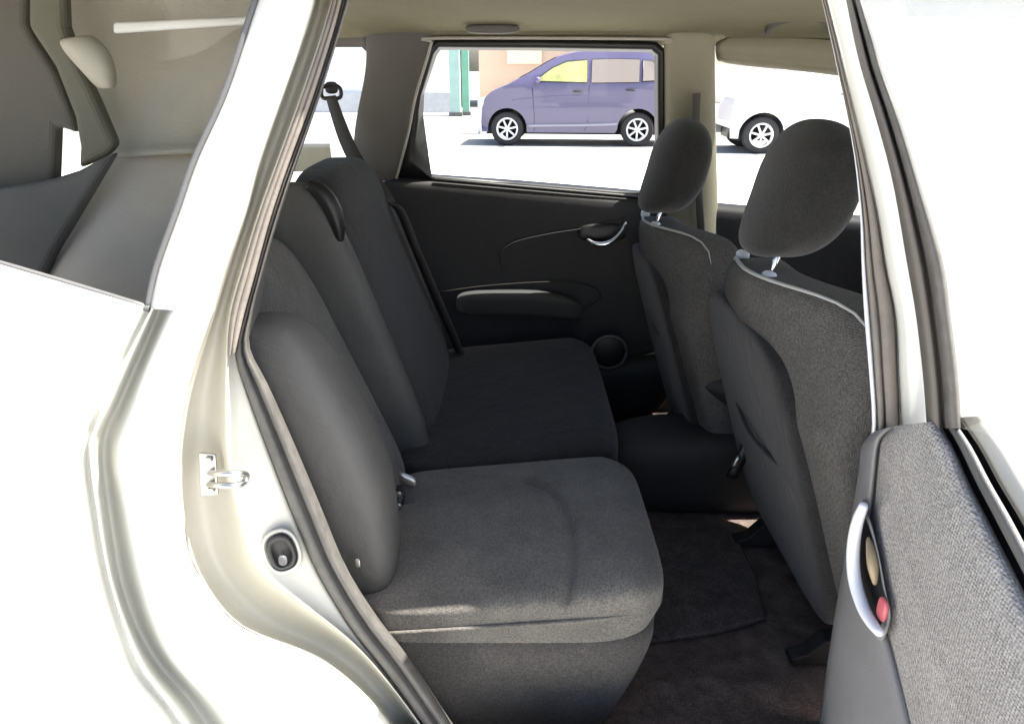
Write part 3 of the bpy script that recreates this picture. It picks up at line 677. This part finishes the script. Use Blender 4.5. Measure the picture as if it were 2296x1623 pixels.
# belt moulding and seals along the top of the trim
bm = bmesh.new()
mo = [(2112,938),(2150,1000),(2188,1080),(2230,1160),(2282,1260),(2335,1360)]
mo2 = [(2134,936),(2178,1000),(2220,1080),(2266,1160),(2320,1260),(2380,1360)]
mo3 = [(2175,934),(2225,1000),(2270,1080),(2320,1160),(2380,1260),(2440,1360)]
sheet(bm, [drail(mo, mo, 0, -0.02, 16), drail(mo, mo, 0, -0.004, 16), drail(mo, mo2, .5, 0.002, 16), drail(mo2, mo2, 0, -0.004, 16), drail(mo2, mo2, 0, -0.03, 16)])
link('belt_moulding', bm, M['gplast'], DOOR)
bm = bmesh.new()
sheet(bm, [drail(mo, right[:6], 0.0, -0.016, 16), drail(mo, right[:6], 1.0, -0.016, 16)])
link('glass_run_seal', bm, M['black'], DOOR); bm = bmesh.new()
sheet(bm, [drail(mo2, mo3, 0.0, -0.03, 16), drail(mo2, mo3, .35, -0.03, 16)])
link('glass_run_seal', bm, M['black'], DOOR)
bm = bmesh.new()
sheet(bm, [drail(mo2, mo3, .35, -0.034, 16), drail(mo2, mo3, .6, -0.024, 16), drail(mo2, mo3, 2.2, -0.04, 16), drail(mo2, mo3, 2.4, -0.06, 16)])
link('door_shell', bm, M['jamb'], DOOR)
# window frame of the open door: dark seal band with painted lip, leaning in at the top
def fx(v): return 0.487 - 0.125 * max(0, (950 - v)) / 950
c4 = [(1893,-20),(1915,90),(1932,160),(1965,270),(2002,411),(2032,582),(2054,710),(2070,850),(2078,960)]
c5 = [(1925,-20),(1960,90),(1980,160),(2020,270),(2063,411),(2113,582),(2131,710),(2148,850),(2154,960)]
def crail(t, off, n=30): return cr([onX(*lerp(p, q, t), fx(p[1]) - off) for p, q in zip(c4, c5)], n)
bm = bmesh.new(); sheet(bm, [crail(0, -.03), crail(0, 0), crail(.12, .006), crail(.36, .006), crail(.44, -.004), crail(.48, -.006)])
link('frame_seal', bm, M['taupe'] if False else mat('brown_grey_rubber', (0.10, 0.088, 0.078), 0.6, var=0.1, vscale=20), DOOR)
bm = bmesh.new(); sheet(bm, [crail(.46, -.008), crail(.52, -.008), crail(.58, .004), crail(.85, .006), crail(.97, 0), crail(1.0, -.02), crail(1.02, -.04)])
link('window_frame', bm, M['rubber'], DOOR)
bm = bmesh.new()
gl = cr([onX(*lerp(p, q, 0.97), fx(p[1]) + 0.016) for p, q in zip(c4, c5)], 30)
gr = [onX(p[0] + 900, p[1] + (0 if i < 5 else 60 * (i - 5)), fx(p[1]) + 0.03) for i, p in enumerate(c5)]; gr = cr(gr, 30)
sheet(bm, [gl, gr]); link('door_window', bm, glass('door_glass', (1, 1, 1), 0.2), DOOR, smooth=False)
# door pull: recessed cup, pale crescent grip, lever and added tab with painted tan and pink reflections
bm = bmesh.new()
cup = [(1935,1126),(1955,1180),(1972,1250),(1985,1320),(1996,1380),(1975,1432),(1942,1390),(1918,1320),(1906,1250),(1912,1185)]
c0 = Vector((0, 0, 0))
ctr = (1948, 1285)
def cupring(s, off): return [dp(*lerp(ctr, p, s), off) for p in cup]
rings = [cupring(1.04, .006), cupring(1.0, .0175), cupring(0.9, .0175), cupring(0.72, 0.0)]
sheet(bm, [cr(r + [r[0]], 41) for r in rings]); bmesh.ops.remove_doubles(bm, verts=bm.verts, dist=1e-5)
PC = link('pull_cup', bm, M['dgrey'], DOOR)
bm = bmesh.new(); r = cr(cupring(0.80, 0.012) + [cupring(0.80, 0.012)[0]], 41)[:-1]; bm.faces.new([bm.verts.new(p) for p in r]); link('cup_floor', bm, M['black'], PC, smooth=False)
bm = bmesh.new()
g1 = [(1936,1130),(1922,1165),(1913,1210),(1911,1260),(1917,1310),(1933,1360),(1952,1395),(1972,1420)]
tube(bm, cr([dp(u + 2, v, .030) for u, v in g1], 36), lambda t: 0.0045 + 0.0042 * math.sin(math.pi * t) ** 0.5, 12, flat=1.0)
link('pull_grip', bm, M['white'], PC)
bm = bmesh.new()
tube(bm, cr([dp(1947,1205,.016), dp(1954,1240,.02), dp(1958,1275,.021), dp(1962,1310,.018)], 16), lambda t: 0.002 + 0.0055 * math.sin(math.pi * t), 10)
link('inner_lever', bm, M['tan'], PC)
bm = bmesh.new(); puff(bm, dp(1979, 1365, .02), (0.004, 0.010, 0.016), 3, 8); link('pink_reflection_tab', bm, M['red'], PC)
# outer shell of the open door
bm = bmesh.new()
sheet(bm, [[(0.50, -0.03, 0.36), (0.56, -0.03, 0.36)], [(0.497, -0.04, 0.93), (0.56, -0.04, 0.93)]])
link('door_hinge_face', bm, M['paint'], DOOR); bm = bmesh.new()
sheet(bm, [[(0.56, -0.03, 0.36), (0.63, -0.75, 0.36)], [(0.57, -0.04, 0.66), (0.66, -0.76, 0.66)], [(0.55, -0.05, 0.93), (0.62, -0.77, 0.93)]])
link('door_skin', bm, M['paint'], DOOR, subsurf=0)

# ================================================================== BACKGROUND
def pmat(name, col, **k): return mat(name, col, k.get('rough', 0.35), k.get('metal', 0.0), coat=0.5, var=0.03, vscale=2)
def parked_car(name, label, paint, glasscol, loc, rz, group):
    root = empty(name, loc, rz); tag(root, label, 'car', group)
    WR = 0.30; belt = 1.06
    wb = 2.38
    def arch(cx, r=0.365, n=12):
        return [(cx + r * math.cos(a), 0.30 + r * math.sin(a)) for a in [math.pi - math.pi * k / n for k in range(n + 1)]]
    low = [(-0.46, 0.22)] + arch(0) + arch(wb) + [(wb + 0.55, 0.24), (wb + 0.66, 0.45), (wb + 0.64, 0.75), (wb + 0.62, belt), (1.8, belt), (1.0, belt), (0.0, belt), (-0.14, 1.01), (-0.30, 0.94), (-0.42, 0.84), (-0.48, 0.66), (-0.50, 0.40)]
    up = [(0.0, belt), (1.0, belt), (1.8, belt), (wb + 0.62, belt), (wb + 0.60, 1.3), (wb + 0.50, 1.52), (wb + 0.25, 1.63), (2.2, 1.65), (1.65, 1.65), (1.20, 1.605), (0.90, 1.53), (0.70, 1.43), (0.42, 1.27), (0.20, 1.16)]
    def yh(x, z):
        h = 0.74
        if z > belt: h -= 0.17 * (z - belt) / 0.55
        if z < 0.6: h -= 0.04 * (0.6 - z)
        if x < 0: h -= 0.30 * (x / 0.52) ** 2 * (0.6 if z > 0.3 else 0.5)
        if x > wb: h -= 0.10 * ((x - wb) / 0.66) ** 2
        return h
    top = sorted([p for p in low if p[1] >= 0.40 and p[0] < 0 and p[1] < belt and p in low[-6:]], key=lambda p: p[0]) + [(0.0, belt)] + sorted([p for p in up[3:]], key=lambda p: p[0])
    def itp(L, x):
        if x <= L[0][0]: return L[0][1]
        for a, b in zip(L, L[1:]):
            if x <= b[0]: return a[1] + (b[1] - a[1]) * (x - a[0]) / max(1e-6, b[0] - a[0])
        return L[-1][1]
    def zlow(x):
        for cx in (0, wb):
            if abs(x - cx) < 0.365: return 0.30 + math.sqrt(0.365 ** 2 - (x - cx) ** 2)
        return 0.40 if x < -0.49 else 0.24
    xs = sorted(set([-0.50, -0.49, -0.48, -0.46, -0.42, -0.38] + [round(0.365 * math.cos(math.pi * k / 14), 4) for k in range(15)] + [round(wb + 0.365 * math.cos(math.pi * k / 14), 4) for k in range(15)] + [0.37 + 0.07 * k for k in range(24)] + [wb + 0.42, wb + 0.5, wb + 0.56, wb + 0.60, wb + 0.62]))
    bm = bmesh.new(); NR = 18; cols = []
    for x in xs:
        a, b = zlow(x), max(itp(top, x), zlow(x) + 0.02); c = []
        for j in range(NR + 1):
            z = a + (b - a) * j / NR; c.append(Vector((x, -yh(x, z), z)))
        y0 = yh(x, b)
        for j in range(1, 10):
            t = j / 10; c.append(Vector((x, -y0 + 2 * y0 * t, b + 0.035 * math.sin(math.pi * t))))
        for j in range(NR, -1, -1):
            z = a + (b - a) * j / NR; c.append(Vector((x, yh(x, z), z)))
        cols.append(c)
    vv = sheet(bm, cols)
    bm.faces.new(vv[0]); bm.faces.new(vv[-1][::-1])
    body = link('body', bm, paint, root, smooth=True)
    body.data.set_sharp_from_angle(angle=rad(40))
    dk = M['black']
    for sg in (-1, 1):
        def P(x, z, o=0.008): return Vector((x, sg * (yh(x, z) + o), z))
        for nm, q, g in (('front_window', [(0.52, 1.12), (0.60, 1.20), (0.82, 1.35), (1.06, 1.45), (1.44, 1.48), (1.44, 1.10)], glasscol), ('rear_window', [(1.52, 1.10), (1.52, 1.48), (1.95, 1.49), (2.36, 1.48), (2.36, 1.11)], M['pglass']), ('quarter_pane', [(2.42, 1.12), (2.42, 1.475), (2.60, 1.46), (2.74, 1.30), (2.77, 1.14)], M['pglass'])):
            bm = bmesh.new(); f = bm.faces.new([bm.verts.new(P(x, z, 0.016)) for x, z in q]); link(nm, bm, g, root, smooth=False, solid=0.006)
            bm = bmesh.new(); pp = [P(x, z, 0.008) for x, z in q]; tube(bm, pp + [pp[0]], 0.012, 6); link('window_trim', bm, dk, root)
        for x, z in ((1.28, 0.95), (2.22, 0.98)):
            bm = bmesh.new(); puff(bm, P(x, z, 0.02), (0.09, 0.02, 0.018), 3, 6)
            link('door_handle', bm, dk if paint is not M['pw'] else M['gplast'], root)
        for q in ([(1.48, 1.05), (1.48, 0.40), (1.42, 0.27)], [(0.46, 1.02), (0.50, 0.55), (0.50, 0.27)]):
            bm = bmesh.new(); tube(bm, [P(x, z, -0.002) for x, z in q], 0.006, 6)
            link('panel_gap', bm, dk, root)
        bm = bmesh.new(); tube(bm, cr([P(0.38, 0.36, 0.0), P(0.9, 0.37, .01), P(1.5, 0.38, .012), P(2.02, 0.40, 0)], 14), 0.022, 8, flat=1.2); link('sill_moulding', bm, M['pmid'] if paint is not M['pw'] else M['paint'], root)
        bm = bmesh.new(); tube(bm, cr([P(0.1, 0.80, -0.010), P(0.7, 0.86, -0.010), P(1.5, 0.89, -0.010), P(2.8, 0.93, -0.010)], 30), 0.014, 8); link('shoulder_crease', bm, paint, root)
        bm = bmesh.new(); puff(bm, P(0.56, 1.14, 0.09), (0.05, 0.085, 0.06), 3, 8); link('wing_mirror', bm, paint, root)
        bm = bmesh.new(); puff(bm, Vector((-0.33, sg * 0.53, 0.83)), (0.14, 0.10, 0.07), 3, 8, lambda q, o: Vector((o.x, o.y - sg * 0.2 * (-o.x if o.x < 0 else 0), o.z + 0.45 * o.x))); link('headlight', bm, M['white'], root)
        for cx in (0, wb):
            bm = bmesh.new(); r = []
            c = Vector((cx, sg * 0.62, WR))
            prof = [(0.20, 0.10), (0.27, 0.11), (WR, 0.09), (WR, -0.07), (0.26, -0.09), (0.19, -0.08)]
            ringsv = []
            for rr_, yy in prof: ringsv.append([Vector((c.x + rr_ * math.cos(a), c.y + sg * yy, c.z + rr_ * math.sin(a))) for a in [2 * math.pi * k / 28 for k in range(29)]])
            sheet(bm, ringsv); bmesh.ops.remove_doubles(bm, verts=bm.verts, dist=1e-5)
            wh = link('wheel', bm, M['rubberd'], root)
            bm = bmesh.new()
            ringsv = []
            for rr_, yy in ((0.205, 0.085), (0.20, 0.105), (0.175, 0.10), (0.165, 0.06)): ringsv.append([Vector((c.x + rr_ * math.cos(a), c.y + sg * yy, c.z + rr_ * math.sin(a))) for a in [2 * math.pi * k / 28 for k in range(29)]])
            sheet(bm, ringsv)
            for k in range(7):
                a = 2 * math.pi * k / 7 + 0.2; d = Vector((math.cos(a), 0, math.sin(a)))
                tube(bm, [c + Vector((0, sg * 0.095, 0)), c + Vector((0, sg * 0.10, 0)) + d * 0.10, c + Vector((0, sg * 0.085, 0)) + d * 0.185], 0.020, 6)
            puff(bm, c + Vector((0, sg * 0.09, 0)), (0.045, 0.025, 0.045), 2.5, 6)
            link('rim', bm, M['rim'], wh)
    bm = bmesh.new(); box(bm, (wb / 2, 0, 0.43), (wb + 0.80, 1.16, 0.46)); link('underbody', bm, dk, root)
    # windscreen on the sloping front
    bm = bmesh.new(); sheet(bm, [[Vector((0.22, -0.60, 1.17)), Vector((0.22, 0.60, 1.17))], [Vector((0.42, -0.57, 1.27)), Vector((0.42, 0.57, 1.27))], [Vector((0.70, -0.53, 1.43)), Vector((0.70, 0.53, 1.43))], [Vector((0.88, -0.50, 1.52)), Vector((0.88, 0.50, 1.52))]])
    for v in bm.verts: v.co += Vector((-0.014, 0, 0.014))
    link('windscreen', bm, M['pglass'], root)
    return root
M['pglass'] = mat('dark_car_glass', (0.22, 0.19, 0.17), 0.12, coat=0.3)
M['yglass'] = mat('painted_view_glass', (0.34, 0.36, 0.15), 0.12, var=0.30, vscale=3)  # yellow-green view through the window painted on as mottled colour
M['rubberd'] = mat('tyre_rubber', (0.02, 0.02, 0.022), 0.8, bump=0.3)
M['rim'] = mat('alloy', (0.75, 0.75, 0.77), 0.35)
M['purple'] = pmat('violet_paint', (0.095, 0.084, 0.165))
M['pmid'] = pmat('violet_paint_moulding', (0.30, 0.29, 0.36))
M['pw'] = pmat('white_car_paint', (0.80, 0.80, 0.80))
M['wglass'] = mat('painted_reflection_glass', (0.70, 0.72, 0.72), 0.1)  # pale base colour painted in place of bright reflections
pf = onZ(1145, 326, 0); pr = onZ(1447, 335, 0)
rz = math.atan2(pr.y - pf.y, pr.x - pf.x)
parked_car('parked_car', 'violet hatchback parked across the forecourt, seen through the far rear door window', M['purple'], M['yglass'], (pf.x, pf.y + 0.62, 0), -0.09, None)
pw = onZ(1700, 343, 0)
c2 = parked_car('parked_car', 'white hatchback parked behind the violet one, washed out beyond the front headrests', M['pw'], M['wglass'], (pw.x, pw.y + 0.55, 0), -0.05, None)
for c in c2.children:
    if c.name.startswith(('window_trim', 'panel_gap')): c.data.materials[0] = M['rim']
    if c.name.startswith(('rear_window', 'windscreen')): c.data.materials[0] = M['wglass']

def wall(name, u0, u1, Y, h, col, label, cat, z0=0.0, depth=6, extra=None):
    a = onY(u0, 240, Y).x; b = onY(u1, 240, Y).x
    root = empty(name, ((a + b) / 2, Y, 0)); tag(root, label, cat)
    bm = bmesh.new(); box(bm, (0, depth / 2, h / 2 + z0), (abs(b - a), depth, h)); link('wall', bm, mat(name + '_render', col, 0.85, var=0.08, vscale=0.7, bump=0.2, bscale=20), root, smooth=False, bevel=0.03)
    return root, abs(b - a)
r1, w1 = wall('white_building', 600, 1012, 24, 7, (0.80, 0.80, 0.80), 'white rendered building behind the road, left of the green gate post', 'building')
for k in range(3):
    bm = bmesh.new(); box(bm, (w1 / 2 - 1.3 - 2.2 * k, -0.03, 2.6), (1.1, 0.08, 1.3)); link('window', bm, M['wglass'], r1, smooth=False)
bm = bmesh.new(); box(bm, (0, -0.06, 0.3), (w1, 0.12, 0.6)); link('plinth', bm, mat('grey_plinth', (0.50, 0.50, 0.53), 0.8, var=0.1), r1, smooth=False)
r2, w2 = wall('pink_building', 1075, 1570, 27, 8, (0.50, 0.36, 0.28), 'pale pink building rising behind the violet hatchback', 'building')
M['blind'] = mat('cream_blind', (0.7, 0.62, 0.45), 0.6)
for k in range(5):
    bm = bmesh.new(); box(bm, (-w2 / 2 + 1.6 + 2.4 * k, -0.03, 2.2), (1.2, 0.1, 1.5)); link('window', bm, M['blind'], r2, smooth=False)
bm = bmesh.new(); box(bm, (0, -0.15, 3.4), (w2, 0.3, 0.25)); link('cornice', bm, M['pale'], r2, smooth=False)
r3, w3 = wall('pale_building', 1575, 3200, 30, 9, (0.70, 0.70, 0.68), 'very pale long building on the right beyond the white hatchback', 'building')
for k in range(8):
    bm = bmesh.new(); box(bm, (-w3 / 2 + 2 + 3 * k, -0.03, 2.4), (1.4, 0.1, 1.5)); link('window', bm, M['wglass'], r3, smooth=False)
def post(u, Y, wd_, h, col, label, cat='post'):
    x = onY(u, 240, Y).x; root = empty('gate_post', (x, Y, 0)); tag(root, label, cat)
    bm = bmesh.new(); box(bm, (0, 0, h / 2), (wd_, wd_, h)); link('shaft', bm, mat('green_enamel', col, 0.5, var=0.1, vscale=3), root, smooth=False, bevel=0.02)
    bm = bmesh.new(); box(bm, (0, 0, h + 0.04), (wd_ * 1.25, wd_ * 1.25, 0.08)); link('cap', bm, M['gplast'], root, smooth=False, bevel=0.01)
    bm = bmesh.new(); box(bm, (0, 0, 0.06), (wd_ * 1.3, wd_ * 1.3, 0.12)); link('foot', bm, M['gplast'], root, smooth=False, bevel=0.01)
post(1022, 22, 0.30, 3.4, (0.36, 0.52, 0.47), 'wide pale green gate post behind the violet car nose')
post(1045, 22.3, 0.22, 3.4, (0.16, 0.34, 0.26), 'narrow darker green gate post right beside the pale green one')
# white bollard in front of the violet car
bm = bmesh.new(); x = onZ(1083, 300, 0); tube(bm, [(x.x, x.y, 0), (x.x, x.y, 0.70), (x.x, x.y, 0.74)], lambda t: 0.11 if t < 0.9 else 0.07, 14)
tag(link('bollard', bm, M['white']), 'white bollard standing just left of the violet car nose', 'bollard')
